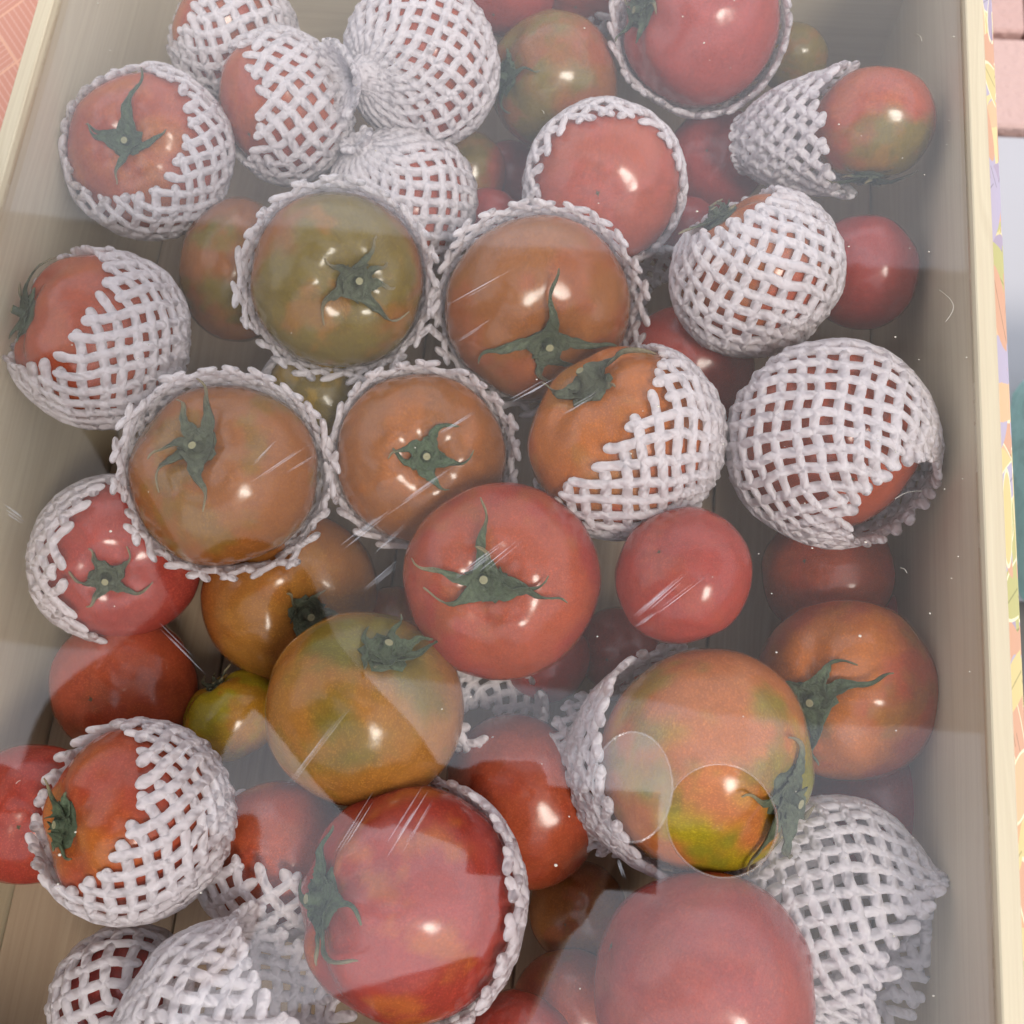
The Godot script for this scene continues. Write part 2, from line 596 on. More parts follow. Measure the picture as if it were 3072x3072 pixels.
func lid() -> void:
	var clear := StandardMaterial3D.new()
	clear.transparency = BaseMaterial3D.TRANSPARENCY_ALPHA
	clear.albedo_color = Color(.95, .96, 1.0, DUST)
	clear.roughness = .02
	var o := Node3D.new()
	o.name = "clear_lid"
	o.position = Vector3(-.072, LID - .0025, -.18)
	add_child(o, true)
	tag(o, "clear plastic lid over the whole crate, with a round finger hole and scratches", "lid")
	# a sheet with a round hole: rings from the hole's edge out to the rectangle
	var hole := HOLE - o.position
	var x0 := -.2320
	var x1 := .2325
	var z0 := -.350
	var z1 := .353
	var s := Shape.new()
	var inner := PackedVector3Array()
	var outer := PackedVector3Array()
	var corners := [Vector2(x0, z0), Vector2(x1, z0), Vector2(x1, z1), Vector2(x0, z1)]
	var dirs: Array[float] = []
	for k in 96:
		dirs.append(TAU * k / 96)
	for cc in corners:
		dirs.append(fposmod(atan2(cc.y - hole.z, cc.x - hole.x), TAU))
	dirs.sort()
	for a in dirs:
		var d := Vector2(cos(a), sin(a))
		var t := 1e9
		if absf(d.x) > 1e-9:
			t = minf(t, ((x1 if d.x > 0 else x0) - hole.x) / d.x)
		if absf(d.y) > 1e-9:
			t = minf(t, ((z1 if d.y > 0 else z0) - hole.z) / d.y)
		inner.append(Vector3(hole.x + d.x * HOLE_R, 0, hole.z + d.y * HOLE_R))
		outer.append(Vector3(hole.x + d.x * t, 0, hole.z + d.y * t))
	var cols := dirs.size()
	var top := PackedVector3Array()
	var rings := 28
	for l in rings + 1:      # the sheet is not quite flat
		for k in cols:
			var q := inner[k].lerp(outer[k], pow(float(l) / rings, .85))
			q.y = .00125 + .00022 * noise.get_noise_2d(q.x * 800, q.z * 620)
			top.append(q)
	var under := PackedVector3Array()
	for q in top:
		under.append(q - Vector3.UP * .0025)
	s.grid(top, cols, true, PackedColorArray(), true, false)
	s.grid(under, cols, true, PackedColorArray(), true, true)
	s.grid(top.slice(0, cols) + under.slice(0, cols), cols, true, PackedColorArray(), true, true)
	s.grid(top.slice(cols * rings) + under.slice(cols * rings), cols, true)
	place("sheet", s.done(), clear, o)
	# the polished edge of the hole
	var edge := StandardMaterial3D.new()
	edge.transparency = BaseMaterial3D.TRANSPARENCY_ALPHA
	edge.albedo_color = Color(.95, .97, 1, .05)
	edge.roughness = .15
	var ring := Shape.new()
	var p := PackedVector3Array()
	for a in 97:
		var an := TAU * a / 96
		var d := Vector3(cos(an), 0, sin(an))
		for b in 6:
			var e := TAU * b / 6
			p.append(hole + d * (HOLE_R - .00035 + .0004 * cos(e)) + Vector3(0, .0012 * sin(e), 0))
	ring.grid(p, 6, true)
	place("hole_edge", ring.done(), edge, o)
	# scratches: shallow burrs that stand a hair above the sheet and scatter light
	var scuff := StandardMaterial3D.new()
	scuff.transparency = BaseMaterial3D.TRANSPARENCY_ALPHA
	scuff.albedo_color = Color(.95, .96, 1, .09)
	scuff.roughness = .35
	rng.seed = 55
	for q in SCRATCHES:
		var a := Vector3(q[0], 0, q[1])
		var b := Vector3(q[2], 0, q[3])
		var go := (b - a).normalized()
		var side := go.cross(Vector3.UP)
		var st := Shape.new()
		for line in 4:
			var shift: Vector3 = side * q[4] * rng.randf_range(-.55, .55)
			var from := rng.randf_range(-.08, .35)
			var to := rng.randf_range(.65, 1.08)
			var pts := PackedVector3Array()
			for k in 13:
				var u := k / 12.0
				var w: float = q[4] * (.015 + sin(PI * pow(u, .8))) * rng.randf_range(.07, .14)
				var at: Vector3 = a.lerp(b, lerpf(from, to, u)) + shift - Vector3(o.position.x, -.00142 - line * .00002, o.position.z)
				for e in [[-1.0, 0.0], [-.4, .00009], [.4, .00009], [1.0, 0.0], [0.0, -.00001]]:
					pts.append(at + side * w * e[0] + Vector3.UP * e[1])
			st.grid(pts, 5, true)
		place("scratch", st.done(), scuff, o)
	# lint and crumbs lying on the sheet
	rng.seed = 77
	var crumb := plain(Color(.80, .77, .72), .8)
	var lint := Shape.new()
	for k in 150:
		var c := Vector3(rng.randf_range(x0, x1), .0016, rng.randf_range(z0, z1))
		if k < 60:
			c.x = rng.randf_range(.08, x1 - .004)
		if Vector2(c.x - hole.x, c.z - hole.z).length() < HOLE_R + .002:
			continue
		var r := rng.randf_range(.00018, .00042) * (1.7 if rng.randf() < .1 else 1.0)
		var pts := PackedVector3Array()
		for a in 4:
			for b in 6:
				var t := PI * a / 3
				pts.append(c + Vector3(sin(t) * cos(TAU * b / 6) * 1.3, cos(t) * .6, sin(t) * sin(TAU * b / 6)) * r * rng.randf_range(.8, 1.2))
		lint.grid(pts, 6, true, PackedColorArray(), true, true)
	place("crumbs", lint.done(), crumb, o).set_meta("kind", "stuff")
	for q in FIBRES:
		var st := Shape.new()
		var pts := PackedVector3Array()
		for k in 13:
			var u := k / 12.0
			var at: Vector3 = Vector3(q[0], .0016, q[1]).lerp(Vector3(q[2], .0016, q[3]), u) + Vector3(q[3] - q[1], 0, q[0] - q[2]) * q[4] * sin(PI * u) - Vector3(o.position.x, 0, o.position.z)
			for e in 5:
				pts.append(at + Vector3(cos(TAU * e / 5), sin(TAU * e / 5), sin(TAU * e / 5)) * .00012)
		st.grid(pts, 5, true)
		place("fibre", st.done(), crumb, o)


func sticker() -> void:
	var m := StandardMaterial3D.new()
	m.transparency = BaseMaterial3D.TRANSPARENCY_ALPHA
	m.albedo_color = Color(.95, .95, .97, .045)
	m.roughness = .06
	var s := Shape.new()
	var rim := Shape.new()
	var up := PackedVector3Array()
	var p := PackedVector3Array()
	for k in 72:
		var a := TAU * k / 72
		up.append(Vector3(cos(a) * OVAL.x, .0006, sin(a) * OVAL.y))
	for k in 73:
		var a := TAU * k / 72
		for b in 6:
			var e := TAU * b / 6
			p.append(Vector3(cos(a) * (OVAL.x + .0004 * cos(e)), .0004 + .0003 * sin(e), sin(a) * (OVAL.y + .0004 * cos(e))))
	s.fan(Vector3(0, .0006, 0), up, Vector3.UP)
	rim.grid(p, 6, true)
	var o := Node3D.new()
	o.name = "oval_sticker"
	o.position = OVAL_AT
	add_child(o, true)
	place("film", s.done(), m, o)
	var edge: StandardMaterial3D = m.duplicate()
	edge.albedo_color.a = .03
	place("rim", rim.done(), edge, o)
	tag(o, "clear oval sticker on the lid, left of the round hole", "sticker")


func print_floral() -> ImageTexture:
	rng.seed = 12
	var w := 64
	var h := 2048
	var im := Image.create(w, h, false, Image.FORMAT_RGB8)
	im.fill(Color(.87, .80, .60))
	var inks := [Color(.86, .66, .52), Color(.68, .62, .70), Color(.74, .72, .50), Color(.88, .72, .58), Color(.72, .68, .76), Color(.84, .77, .56), Color(.82, .64, .54)]
	for k in 150:
		var c := Vector2(rng.randf_range(-10, w + 10), rng.randf_range(0, h))
		var ink: Color = inks[rng.randi() % inks.size()]
		var a := rng.randf() * PI
		var L := rng.randf_range(24, 90)
		var W := L * rng.randf_range(.25, .6)
		for y in range(maxi(0, int(c.y - L)), mini(h, int(c.y + L))):
			for x in w:
				var d := Vector2(x - c.x, y - c.y).rotated(a)
				var e := d.x * d.x / (L * L) + d.y * d.y / (W * W)
				if e < 1:
					im.set_pixel(x, y, ink if e < .82 or k % 3 else Color(.92, .88, .76))
				if e < 1 and absf(d.y) < 1.2 and k % 2:
					im.set_pixel(x, y, ink.darkened(.18))
	return ImageTexture.create_from_image(im)


func print_geometric() -> ImageTexture:
	return picture(512, 512, func(x: int, y: int) -> Color:
		var paper := Color(.80, .66, .56)
		var ink := Color(.80, .56, .48)
		var band := y < 300 and y > 40
		var u := x * .8 + y
		var v := x * .8 - y
		if band:
			var cell := int(floor(u / 84.0)) + int(floor(v / 84.0))
			var line := fposmod(u, 84.0) < 4 or fposmod(v, 84.0) < 4
			var hatch := fposmod(v if cell % 2 == 0 else u, 9.0) < 2.4
			return Color(.87, .66, .56) if line else (ink.lightened(.16) if hatch else ink)
		var arc := Vector2(x - 700, y - 420).length()
		return Color(.72, .32, .26) if fposmod(arc, 34.0) < 3.2 and y > 320 else paper)


func uv_box(size: Vector3, chamfer: float) -> ArrayMesh:   # the top face carries one picture
	var s := Shape.new()
	var q := chamfer
	var a := size / 2
	var ring := func(y: float, k: float) -> PackedVector3Array:
		return PackedVector3Array([Vector3(-a.x + k, y, -a.z + k), Vector3(a.x - k, y, -a.z + k), Vector3(a.x - k, y, a.z - k), Vector3(-a.x + k, y, a.z - k)])
	var rows := [ring.call(-a.y, 0.0), ring.call(a.y - q, 0.0), ring.call(a.y, q)]
	for r in 2:
		for k in 4:
			var pts := PackedVector3Array([rows[r][k], rows[r][(k + 1) % 4], rows[r + 1][k], rows[r + 1][(k + 1) % 4]])
			s.grid(pts, 2, false)
	s.fan(Vector3(0, a.y, 0), rows[2], Vector3.UP)
	s.fan(Vector3(0, -a.y, 0), rows[0], Vector3.DOWN)
	for k in s.v.size():
		var p := s.v[k]
		var side := k < 32 and (k / 4) % 2 == 1     # the long sides carry the print on downward
		var end := k < 32 and (k / 4) % 2 == 0
		s.uv.append(Vector2(p.y / size.x if side else p.x / size.x + .5, p.y / size.z if end else p.z / size.z + .5))
	return s.done()


func surroundings() -> void:
	# the ground: pink paving blocks and a grey slab
	var ground := place("ground", plank(Vector3(8, .1, 8), .01), plain(Color(.42, .41, .40), .9))
	ground.position = Vector3(0, -.05, 0)
	structure(ground)
	var pave := Node3D.new()
	pave.name = "pavement"
	add_child(pave, true)
	structure(pave)
	var grit := seamless(.06, 4, 256, 41)
	var tones: Array[StandardMaterial3D] = []
	for c in [Color(.77, .63, .60), Color(.74, .59, .56), Color(.79, .66, .63)]:
		var m := plain(c, .85)
		m.normal_enabled = true
		m.normal_texture = relief(grit, 3)
		m.uv1_triplanar = true
		m.uv1_scale = Vector3(6, 6, 6)
		tones.append(m)
	rng.seed = 3
	var block := plank(Vector3(.196, .05, .116), .003)
	for x in 8:
		for z in 8:
			var b := place("paving_block", block, tones[rng.randi() % 3], pave)
			b.position = Vector3(.02 + x * .204 + (z % 2) * .1, .025 + rng.randf_range(-.001, .001), -.86 - z * .126)
	var slab := place("concrete_slab", plank(Vector3(1.4, .046, .50), .004), plain(Color(.72, .71, .73), .85))
	slab.position = Vector3(.95, .023, -.545)
	structure(slab)
	# the stand under the crate
	var stand := Node3D.new()
	stand.name = "display_stand"
	stand.position = Vector3(-.072, 0, -.18)
	add_child(stand, true)
	tag(stand, "low wooden stand that carries the crate", "stand")
	place("top_board", plank(Vector3(.50, .02, .76)), wood_dark, stand).position = Vector3(0, LID - .1955, 0)
	for x in [-1, 1]:
		for z in [-1, 1]:
			place("leg", plank(Vector3(.04, LID - .2057, .04)), wood_dark, stand).position = Vector3(.22 * x, (LID - .2057) / 2, .34 * z)
	# printed card along the right side
	var card := plain(Color.WHITE, .5)
	card.albedo_texture = print_floral()
	var o := place("floral_card", uv_box(Vector3(.0062, .181, .73), .0006), card)
	o.position = Vector3(.1735, LID - .0945, -.18)
	tag(o, "card panel with orange, purple and green flower print along the crate's right side", "printed card")
	# printed carton at the left
	var box := plain(Color.WHITE, .55)
	box.albedo_texture = print_geometric()
	o = place("printed_carton", uv_box(Vector3(.20, LID - .02, .30), .002), box)
	o.position = Vector3(-.4165, LID / 2 - .01, -.36)
	tag(o, "pinkish carton with salmon diamond print beside the crate's left side", "carton")
	# teal bag on the ground at the right
	var bag := Shape.new()
	var p := PackedVector3Array()
	for a in 25:
		for b in 40:
			var t := PI * a / 24
			var f := TAU * b / 40
			var k := 1 + .12 * noise.get_noise_3d(cos(f) * 90, a * 14, sin(f) * 90)
			var pw := func(v: float) -> float: return signf(v) * pow(absf(v), .55)
			p.append(Vector3(pw.call(sin(t) * cos(f)) * .16, pw.call(cos(t)) * .10, pw.call(sin(t) * sin(f)) * .13) * k)
	bag.grid(p, 40, true, PackedColorArray(), true, true)
	var bm := plain(Color(.62, .80, .78), .5)
	bm.normal_enabled = true
	bm.normal_texture = relief(seamless(.02, 4, 256, 8), 8)
	bm.uv1_triplanar = true
	bm.uv1_scale = Vector3(5, 5, 5)
	o = place("teal_bag", bag.done(), bm)
	o.position = Vector3(.515, .145, -.37)
	tag(o, "crumpled teal plastic bag on the ground, right of the crate", "bag")


# whoever takes the picture: seen only as a dark shape mirrored in the lid
func capsule(p: Vector3, c: Array) -> float:
	var a: Vector3 = c[0]
	var b: Vector3 = c[1]
	var t := clampf((p - a).dot(b - a) / (b - a).length_squared(), 0, 1)
	return p.distance_to(a.lerp(b, t)) - lerpf(c[2], c[3], t)


func body(bones: Array, cell: float, soft: float) -> ArrayMesh:
	var lo := Vector3.ONE * 1e9
	var hi := -lo
	for c in bones:
		for k in 2:
			lo = lo.min(c[k] - Vector3.ONE * (c[2 + k] + 2 * cell))
			hi = hi.max(c[k] + Vector3.ONE * (c[2 + k] + 2 * cell))
	var nx := int((hi.x - lo.x) / cell) + 1
	var ny := int((hi.y - lo.y) / cell) + 1
	var nz := int((hi.z - lo.z) / cell) + 1
	var field := PackedFloat32Array()
	field.resize(nx * ny * nz)
	field.fill(1.0)
	for c in bones:
		var r := maxf(c[2], c[3]) + 2.5 * cell + soft
		var a: Vector3 = (c[0].min(c[1]) - Vector3.ONE * r - lo) / cell
		var b: Vector3 = (c[0].max(c[1]) + Vector3.ONE * r - lo) / cell
		for z in range(maxi(0, int(a.z)), mini(nz, int(b.z) + 1)):
			for y in range(maxi(0, int(a.y)), mini(ny, int(b.y) + 1)):
				for x in range(maxi(0, int(a.x)), mini(nx, int(b.x) + 1)):
					var at := (z * ny + y) * nx + x
					var d := capsule(lo + Vector3(x, y, z) * cell, c)
					var f := field[at]
					var h := maxf(soft - absf(d - f), 0) / soft
					field[at] = minf(d, f) - h * h * soft * .25
	var s := Shape.new()
	var ids := {}
	var corner := [0, 1, nx, nx + 1, nx * ny, nx * ny + 1, nx * ny + nx, nx * ny + nx + 1]
	for z in nz - 1:
		for y in ny - 1:
			for x in nx - 1:
				var at := (z * ny + y) * nx + x
				var inside := 0
				for k in 8:
					inside += int(field[at + corner[k]] < 0)
				if inside == 0 or inside == 8:
					continue
				var sum := Vector3.ZERO
				var cuts := 0
				for e in [[0, 1], [2, 3], [4, 5], [6, 7], [0, 2], [1, 3], [4, 6], [5, 7], [0, 4], [1, 5], [2, 6], [3, 7]]:
					var f0 := field[at + corner[e[0]]]
					var f1 := field[at + corner[e[1]]]
					if (f0 < 0) != (f1 < 0):
						var t := f0 / (f0 - f1)
						sum += Vector3(e[0] & 1, (e[0] >> 1) & 1, e[0] >> 2).lerp(Vector3(e[1] & 1, (e[1] >> 1) & 1, e[1] >> 2), t)
						cuts += 1
				ids[at] = s.v.size()
				s.v.append(lo + (Vector3(x, y, z) + sum / cuts) * cell)
				var g := Vector3(field[at + 1] - field[at], field[at + nx] - field[at], field[at + nx * ny] - field[at])
				s.n.append(g.normalized())
	for at in ids:
		for e in [[1, nx, nx * ny], [nx, nx * ny, 1], [nx * ny, 1, nx]]:
			var f0 := field[at]
			var f1 := field[at + e[0]]
			if (f0 < 0) == (f1 < 0):
				continue
			var q := [at, at - e[1], at - e[1] - e[2], at - e[2]]
			if not (ids.has(q[1]) and ids.has(q[2]) and ids.has(q[3])):
				continue
			var w: Array = q.map(func(k: int) -> int: return ids[k])
			if f0 < 0:
				w.reverse()
			s.i.append_array(PackedInt32Array([w[0], w[1], w[2], w[0], w[2], w[3]]))
	return s.done()


func photographer() -> void:
	var o := Node3D.new()
	o.name = "person"
	o.position = Vector3(-.68, 0, .10)
	add_child(o, true)
	tag(o, "person in a dark brown coat leaning over the crate, holding a phone in both hands", "person")
	var V := func(x: float, y: float, z: float) -> Vector3: return Vector3(x, y, z) - o.position
	var coat := [
		[V.call(-0.650, 0.800, 0.200), V.call(-0.570, 1.140, 0.140), .17, .185], [V.call(-0.570, 1.140, 0.140), V.call(-0.500, 1.340, 0.090), .185, .12],
		[V.call(-0.490, 1.330, -0.080), V.call(-0.490, 1.330, 0.270), .085, .085],
		[V.call(-0.490, 1.330, -0.090), V.call(-0.340, 1.200, -0.220), .075, .062], [V.call(-0.340, 1.200, -0.220), V.call(-0.170, 1.145, -0.070), .06, .045],
		[V.call(-0.490, 1.330, 0.280), V.call(-0.300, 1.200, 0.220), .075, .062], [V.call(-0.300, 1.200, 0.220), V.call(-0.070, 1.140, 0.110), .06, .045],
		[V.call(-0.660, 0.820, 0.120), V.call(-0.660, 0.620, 0.110), .12, .13], [V.call(-0.660, 0.820, 0.280), V.call(-0.660, 0.620, 0.290), .12, .13]]
	var legs := [[V.call(-0.660, 0.700, 0.120), V.call(-0.640, 0.450, 0.110), .09, .065], [V.call(-0.640, 0.450, 0.110), V.call(-0.670, 0.060, 0.100), .065, .045], [V.call(-0.670, 0.050, 0.100), V.call(-0.530, 0.040, 0.100), .048, .04],
		[V.call(-0.660, 0.700, 0.280), V.call(-0.640, 0.450, 0.290), .09, .065], [V.call(-0.640, 0.450, 0.290), V.call(-0.670, 0.060, 0.300), .065, .045], [V.call(-0.670, 0.050, 0.300), V.call(-0.530, 0.040, 0.300), .048, .04]]
	var head := [[V.call(-0.500, 1.360, 0.090), V.call(-0.470, 1.440, 0.085), .055, .052], [V.call(-0.470, 1.540, 0.080), V.call(-0.440, 1.480, 0.080), .095, .068], [V.call(-0.375, 1.500, 0.080), V.call(-0.385, 1.475, -0.020), .014, .017], [V.call(-0.470, 1.510, -0.015), V.call(-0.470, 1.490, -0.015), .018, .012], [V.call(-0.470, 1.510, 0.175), V.call(-0.470, 1.490, 0.175), .018, .012]]
	var hair := [[V.call(-0.505, 1.575, 0.080), V.call(-0.520, 1.500, 0.080), .095, .085]]
	var hands := []
	for side in [[V.call(-.15, 1.135, -.06), V.call(-.085, 1.095, -.045), Vector3(.9, -.3, .2)], [V.call(-.05, 1.13, .095), V.call(-.02, 1.09, .03), Vector3(.3, -.3, -.9)]]:
		var wrist: Vector3 = side[0]
		var palm: Vector3 = side[1]
		hands.append([wrist, palm, .030, .030])
		var go: Vector3 = side[2].normalized()
		var across := go.cross(Vector3.UP).normalized()
		for k in 4:
			var root := palm + across * (k - 1.5) * .019 + go * .015
			var knee := root + go * (.034 + .004 * (k % 3)) + Vector3(0, -.004, 0)
			hands.append([root, knee, .0095, .009])
			hands.append([knee, knee + go * .018 + Vector3(0, -.020, 0), .009, .008])
		hands.append([palm - across * .03, palm - across * .045 + go * .045 + Vector3(0, -.012, 0), .011, .009])
	var flesh := plain(Color(.72, .53, .44), .55)
	place("head", body(head, .010, .02), flesh, o)
	for k in 2:
		place("hand", body(hands.slice(k * 10, k * 10 + 10), .006, .012), flesh, o)
	place("coat", body(coat, .016, .05), plain(Color(.27, .21, .17), .85), o)
	place("trousers", body(legs, .014, .03), plain(Color(.17, .17, .20), .85), o)
	place("hair", body(hair, .012, .02), plain(Color(.10, .08, .07), .5), o)
	var strap := Shape.new()
	var loop := PackedVector3Array()
	var way := [V.call(-.47, LID + .36, -.37), V.call(-.45, LID + .45, -.335), V.call(-.40, LID + .50, -.255), V.call(-.355, LID + .51, -.185), V.call(-.335, LID + .56, -.17), V.call(-.34, LID + .645, -.20)]
	for k in 41:
		var u := k / 40.0 * (way.size() - 1)
		var i := mini(int(u), way.size() - 2)
		var p0: Vector3 = way[maxi(i - 1, 0)]
		var p1: Vector3 = way[i]
		var at := p1.cubic_interpolate(way[i + 1], p0, way[mini(i + 2, way.size() - 1)], u - i)
		for e in 8:
			loop.append(at + Vector3(cos(TAU * e / 8) * .012, sin(TAU * e / 8) * .008, -cos(TAU * e / 8) * .006))
	strap.grid(loop, 8, true)
	place("bag_strap", strap.done(), plain(Color(.05, .05, .055), .3), o)
	var phone := Node3D.new()
	phone.name = "phone"
	phone.position = Vector3(-.010, LID + .462, -.034)
	phone.rotation.x = -.20
	add_child(phone, true)
	tag(phone, "black phone held level above the crate", "phone")
	place("case", plank(Vector3(.152, .0085, .075), .002), plain(Color(.05, .05, .055), .35), phone)
	for k in 2:
		var lens := CylinderMesh.new()
		lens.top_radius = .006
		lens.bottom_radius = .006
		lens.height = .002
		place("lens", lens, plain(Color(.02, .02, .03), .1), phone).position = Vector3(.010 - .018 * (k + 1), -.0052, .026)
	# a pole of the stall's frame, overhead
	var pole := CylinderMesh.new()
	pole.top_radius = .012
	pole.bottom_radius = .012
	pole.height = 4.4
	var po := place("stall_pole", pole, plain(Color(.45, .45, .47), .5))
	po.position = Vector3(.2, LID + 2.34, -1.42)
	po.rotation = Vector3(0, -.03, PI / 2)
	tag(po, "grey metal pole across the stall's frame overhead", "pole")
	# awning cloth over the frame
	var cloth := plain(Color(.88, .86, .84), .9)
	cloth.backlight_enabled = true
	cloth.backlight = Color(1, 1, 1)
	for q in [[-1.72, -.44]]:
		var sheet := Shape.new()
		var pts := PackedVector3Array()
		for a in 13:
			for b in 41:
				var x := lerpf(-2.2, 2.4, b / 40.0)
				var z := lerpf(q[0], q[1], a / 12.0) + .02 * noise.get_noise_2d(x * 60, q[0] * 100)
				pts.append(Vector3(x, LID + 2.30 - .05 * sin(PI * a / 12.0) + .02 * noise.get_noise_2d(x * 40, z * 90), z))
		sheet.grid(pts, 41, false)
		pts.reverse()
		for a in pts.size():
			pts[a].y += .003
		sheet.grid(pts, 41, false)
		tag(place("awning", sheet.done(), cloth), "pale grey awning cloth stretched overhead", "awning")


func _ready() -> void:
	# camera
	var cam := Camera3D.new()
	cam.name = "camera"
	add_child(cam)
	cam.transform = Transform3D(CAM_BASIS, Vector3(0, LID + .45, 0))
	var optics := CameraAttributesPhysical.new()
	optics.frustum_focal_length = 25.73
	optics.exposure_aperture = 8.3
	optics.frustum_focus_distance = .49
	cam.attributes = optics
	cam.fov = 50.0
	cam.near = .02
	cam.far = 100
	# overcast sky
	var sky := ProceduralSkyMaterial.new()
	sky.sky_top_color = Color(.84, .86, .90)
	sky.sky_horizon_color = Color(.90, .91, .93)
	sky.sky_curve = .2
	sky.ground_bottom_color = Color(.30, .29, .28)
	sky.ground_horizon_color = Color(.45, .44, .43)
	var env := Environment.new()
	env.background_mode = Environment.BG_SKY
	env.sky = Sky.new()
	env.sky.sky_material = sky
	env.background_energy_multiplier = 1.5
	env.tonemap_mode = Environment.TONE_MAPPER_LINEAR
	env.tonemap_exposure = 1.24
	env.sdfgi_enabled = true
	env.ssao_enabled = true
	env.ssil_enabled = true
	var we := WorldEnvironment.new()
	we.name = "environment"
	we.environment = env
	add_child(we)
	var sun := DirectionalLight3D.new()
	sun.name = "sun"
	add_child(sun)
	sun.light_energy = .5
	sun.light_color = Color(1, .97, .92)
	sun.light_angular_distance = 16
	sun.shadow_enabled = true
	sun.look_at_from_position(Vector3(.45, 1, .55), Vector3.ZERO)

	rng.seed = 1
	noise.seed = 7
	noise.frequency = .01
	noise.fractal_octaves = 3
	make_materials()
	surroundings()
	photographer()
	crate()
	tomato(1, Vector3(-0.2348, 0.5371, -0.4471), 0.0348, Vector3(-0.6116, -0.0685, -0.7882), [Color(0.500, 0.095, 0.040), Color(0.580, 0.170, 0.030), Color(0.380, 0.130, 0.030)], 0.4, 0.6, 0.84, [],
		"orange red tomato fully netted at the top edge, above the tomato with the tall sepal")
	tomato(2, Vector3(-0.1938, 0.5445, -0.3942), 0.0381, Vector3(0.4172, -0.2973, -0.8588), [Color(0.500, 0.095, 0.040), Color(0.380, 0.130, 0.030), Color(0.580, 0.170, 0.030)], 0.6, 0.3, 0.84, [],
		"red orange tomato netted on its right half, below the topmost left netted tomato")
	tomato(3, Vector3(-0.1180, 0.5517, -0.4215), 0.0414, Vector3(0.3494, -0.4753, -0.8075), [Color(0.500, 0.095, 0.040), Color(0.580, 0.170, 0.030), Color(0.380, 0.130, 0.030)], 0.4, 0.3, 0.84, [],
		"tomato wrapped whole in the net gathered to a white knot at the top")
	tomato(4, Vector3(-0.0797, 0.5286, -0.5004), 0.0301, Vector3(0.2066, -0.1047, -0.9728), [Color(0.500, 0.080, 0.060), Color(0.500, 0.080, 0.060), Color(0.450, 0.058, 0.040)], 0.6, 0.2, 0.84, [],
		"pinkish red tomato cut by the top edge, behind the olive tomato with highlights")
	tomato(5, Vector3(-0.0460, 0.5193, -0.4409), 0.0391, Vector3(-0.7889, 0.5035, 0.3525), [Color(0.380, 0.130, 0.030), Color(0.240, 0.170, 0.030), Color(0.500, 0.080, 0.060)], -0.1, 0.4, 0.93, [[0, 0.75], [-110, 0.50], [60, 0.35], [130, 0.30], [200, 0.35]],
		"olive brown bare tomato with its calyx on its left, right of the knotted net")
	tomato(6, Vector3(0.0353, 0.5480, -0.4614), 0.0452, Vector3(-0.8620, 0.4598, 0.2133), [Color(0.500, 0.080, 0.060), Color(0.450, 0.058, 0.040), Color(0.440, 0.060, 0.050)], 0.5, 0.3, 0.93, [[-70, 0.35], [0, 0.30], [60, 0.35], [140, 0.35], [-140, 0.35]],
		"large crimson tomato in an open net ring at the top edge")
	tomato(7, Vector3(-0.0322, 0.5115, -0.5255), 0.0310, Vector3(0.2362, -0.0787, -0.9685), [Color(0.500, 0.095, 0.040), Color(0.380, 0.130, 0.030), Color(0.450, 0.058, 0.040)], 0.6, 0.2, 0.84, [],
		"netted tomato mostly beyond the top edge, between olive and crimson tomatoes")
	tomato(8, Vector3(0.1267, 0.5615, -0.3888), 0.0310, Vector3(0.0005, -0.4091, 0.9125), [Color(0.500, 0.095, 0.040), Color(0.240, 0.170, 0.030), Color(0.580, 0.170, 0.030)], 0, 0.25, 0.93, [[-20, 0.90], [200, 0.60], [-60, 0.45], [-110, 0.50], [90, 0.20], [150, 0.40]],
		"red tomato with olive shoulder and calyx pointing down, by the right wall at the top")
	tomato(9, Vector3(0.0949, 0.4993, -0.4834), 0.0209, Vector3(0.3635, -0.3014, -0.8815), [Color(0.240, 0.170, 0.030), Color(0.240, 0.170, 0.030), Color(0.380, 0.130, 0.030)], 0.4, 0.4, 0.84, [],
		"small yellowish tomato peeping between crimson tomato and top right net")
	tomato(11, Vector3(-0.2616, 0.5506, -0.3544), 0.0426, Vector3(0.0322, 0.9152, 0.4016), [Color(0.500, 0.095, 0.040), Color(0.580, 0.170, 0.030), Color(0.450, 0.058, 0.040)], 0.85, 0.2, 0.84, [[78, 0.85], [160, 0.50], [185, 0.45], [-25, 0.55], [-90, 0.50]],
		"orange red tomato with dried calyx and tall upright sepal, netted, against the left wall")
	tomato(12, Vector3(-0.2126, 0.5145, -0.3063), 0.0395, Vector3(0.9580, -0.2858, -0.0248), [Color(0.380, 0.130, 0.030), Color(0.240, 0.170, 0.030), Color(0.160, 0.190, 0.030)], 0.3, 0.45, 0.84, [],
		"bare brown tomato with two soft highlights, left of the green shouldered tomato")
	tomato(13, Vector3(-0.1452, 0.5480, -0.2846), 0.0453, Vector3(0.5052, 0.7458, 0.4343), [Color(0.380, 0.130, 0.030), Color(0.240, 0.170, 0.030), Color(0.580, 0.170, 0.030)], 0.1, 0.35, 0.84, [[75, 0.50], [35, 0.40], [-5, 0.35], [-62, 0.70], [195, 0.60], [135, 0.45]],
		"greenish brown tomato showing a grey calyx, in a net ring left of centre")
	tomato(14, Vector3(-0.1252, 0.5169, -0.3540), 0.0398, Vector3(0.1647, -0.9547, -0.2479), [Color(0.500, 0.095, 0.040), Color(0.450, 0.058, 0.040), Color(0.580, 0.170, 0.030)], 0.6, 0.2, 0.84, [],
		"red tomato inside the tall pinched net under the white knot")
